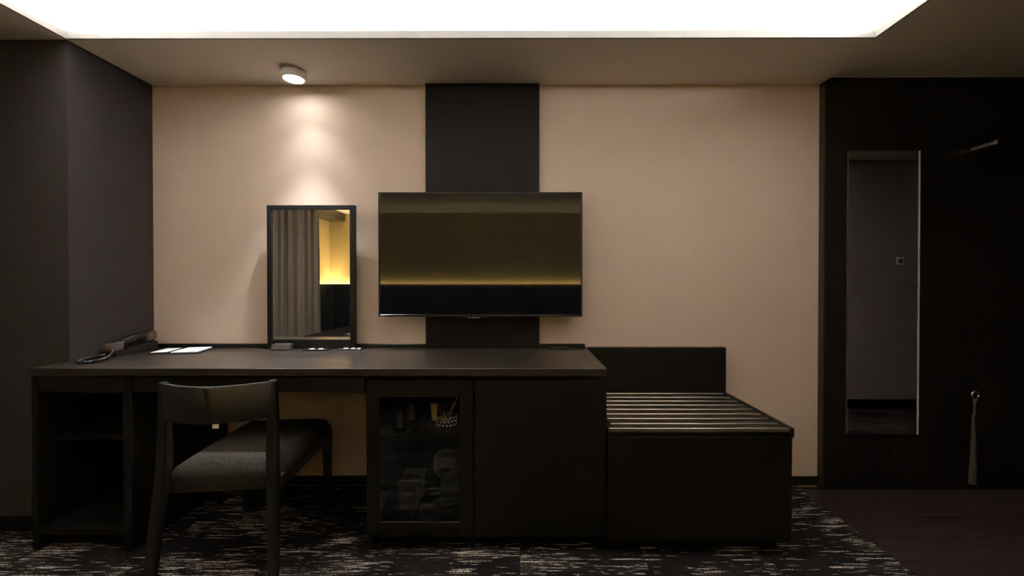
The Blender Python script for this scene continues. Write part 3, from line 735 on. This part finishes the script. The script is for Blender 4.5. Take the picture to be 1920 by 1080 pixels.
# small socket below the mirror
so = thing('wall_socket', (1.905, EY, .18), 'small black wall socket under the tall mirror', 'outlet')
box('plate', 1.872, 1.940, EY - .006, EY - .0005, .166, .212, 'bezel', so, bev=.002)
box('insert', 1.897, 1.924, EY - .009, EY - .006, .178, .200, 'phone', so, bev=.001)
for xx in (1.904, 1.917):
    bm = bmesh.new(); tube(bm, [(xx, EY - .009, .187), (xx, EY - .0105, .187)], .003, 10); link('contact', bm, M['plasticgrey'], so)
bm = bmesh.new(); tube(bm, [(1.8665, EY - .0005, .213), (1.8665, EY - .004, .213)], .0022, 8)
tag(link('wall_screw', bm, M['chrome'], None, (1.8665, EY, .213)), 'tiny chrome screw head at the upper left of the wall socket', 'screw')

# ------------------------------------------------------------------ rear of the room (seen in the mirror and the dark screen, except the added white bed)
hb = thing('headboard', (-.6, BY + .05, 0), 'tall navy-black headboard wall across the rear, lit from its top, seen in the mirror', 'headboard')
for i in range(6):
    a = BX + .111 + i * .88
    box('panel', a + .001, min(a + .879, CX3), BY + .06, BY + .11, .0, 1.112, 'headboard', hb, bev=.001)
box('side_panel', BX + .06, BX + .11, BY + .06, -1.20, .0, 1.112, 'headboard', hb, bev=.001)
o = box('headboard_light', BX + .05, 2.4, BY + .016, BY + .044, 1.074, 1.086, 'headlight', bev=0); tag(o, 'warm yellow light strip along the top of the rear headboard', 'light')
o = box('headboard_light', BX + .016, BX + .044, BY + .06, -1.21, 1.074, 1.086, 'headlight', bev=0); tag(o, 'short warm yellow light strip on the side headboard by the curtain', 'light')
pm = box('curtain_box', BX + .001, BX + .24, BY + .001, CY - .001, 2.06, ZS - .001, 'greybox', bev=.002); tag(pm, 'dark curtain box under the ceiling along the window side', 'pelmet')
bm = bmesh.new(); n = 900; secs = []
for zi in range(9):
    z = .02 + (2.055 - .02) * zi / 8; row = []
    for i in range(n):
        u = i / (n - 1); y = -1.14 + u * 2.9
        amp = .050 + .016 * math.sin(u * 37)
        row.append(bm.verts.new((BX + .185 + amp * math.sin(u * 2 * math.pi * 44 + .8 * math.sin(u * 60)) + .01 * math.sin(u * 200 + zi * .2), y + .012 * math.sin(u * 400 + 1) - (.05 * (1 - zi / 8) if u < .05 else 0) * (1 - u / .05), z)))
    secs.append(row)
for a, c in zip(secs, secs[1:]):
    for i in range(n - 1): bm.faces.new((a[i], a[i + 1], c[i + 1], c[i]))
cu = link('curtain', bm, M['curtain'], None, (BX + .15, 0, .02), smooth=True)
tag(cu, 'taupe floor-length pleated curtain seen in the desk mirror', 'curtain')
bed = thing('bed', (-2.0, -1.0, 0), 'low bed with a dark spread below the headboard, seen in the mirror', 'bed')
box('bed_base', -2.60, -1.30, -1.82, .0 - .15, .0, .26, 'headboard', bed, bev=.004)
bm = bmesh.new(); bx(bm, -2.62, -1.28, -1.835, -.13, .26, .50, .03, 3); link('mattress', bm, M['spread'], bed, smooth=True)
bm = bmesh.new(); bmesh.ops.create_uvsphere(bm, u_segments=28, v_segments=16, radius=1)
for v in bm.verts:
    c = v.co; f_ = lambda t_: math.copysign(abs(t_) ** .55, t_)
    v.co = Vector((f_(c.x) * .19, c.y * .075, f_(c.z) * .19))
for v in bm.verts: v.co = Matrix.Rotation(math.radians(-16), 4, 'X') @ v.co + Vector((-2.37, -1.70, .70))
tag(link('cushion', bm, M['cushion'], None, (-2.37, -1.70, .50), smooth=True), 'black and pale patterned cushion leaning against the headboard', 'cushion')
bounce_bed = thing('bed', (.05, -1.0, 0), 'unseen wide bed with a white duvet, added behind the camera to bounce light upward', 'bed')  # unseen bed added so its white duvet bounces light onto ceiling and wall
box('bed_base', -1.05, 1.15, -1.82, -.22, .0, .26, 'headboard', bounce_bed, bev=.004)
bm = bmesh.new(); bx(bm, -1.08, 1.18, -1.83, -.20, .26, .53, .035, 3); link('duvet', bm, M['linen'], bounce_bed, smooth=True)
bm = bmesh.new(); bx(bm, -1.095, 1.195, -.80, -.185, .27, .545, .035, 3); link('added_dark_runner', bm, M['spread'], bounce_bed, smooth=True)  # dark runner added to cut the duvet's hazy reflection in the cabinet pane
for xx in (-.55, .65):
    bm = bmesh.new(); bmesh.ops.create_uvsphere(bm, u_segments=28, v_segments=14, radius=1)
    for v in bm.verts:
        c = v.co; f_ = lambda t_: math.copysign(abs(t_) ** .5, t_)
        v.co = Vector((xx + f_(c.x) * .34, -1.58 + f_(c.y) * .2, .5935 + c.z * .062))
    tag(link('pillow', bm, M['linen'], None, (xx, -1.58, .53), smooth=True), 'white pillow on the %s half of the white bed' % ('window' if xx < 0 else 'entry'), 'pillow')
# switch plate on the bathroom wall, seen in the tall mirror
sw = thing('switch_plate', (3.30, CY2, 1.306), 'small square switch plate on the entry wall, seen in the tall mirror', 'switch')
box('plate', 3.265, 3.335, CY2 + .0005, CY2 + .008, 1.272, 1.342, 'paper', sw, bev=.002)
box('rocker', 3.283, 3.317, CY2 + .008, CY2 + .012, 1.290, 1.324, 'plastic', sw, bev=.001)
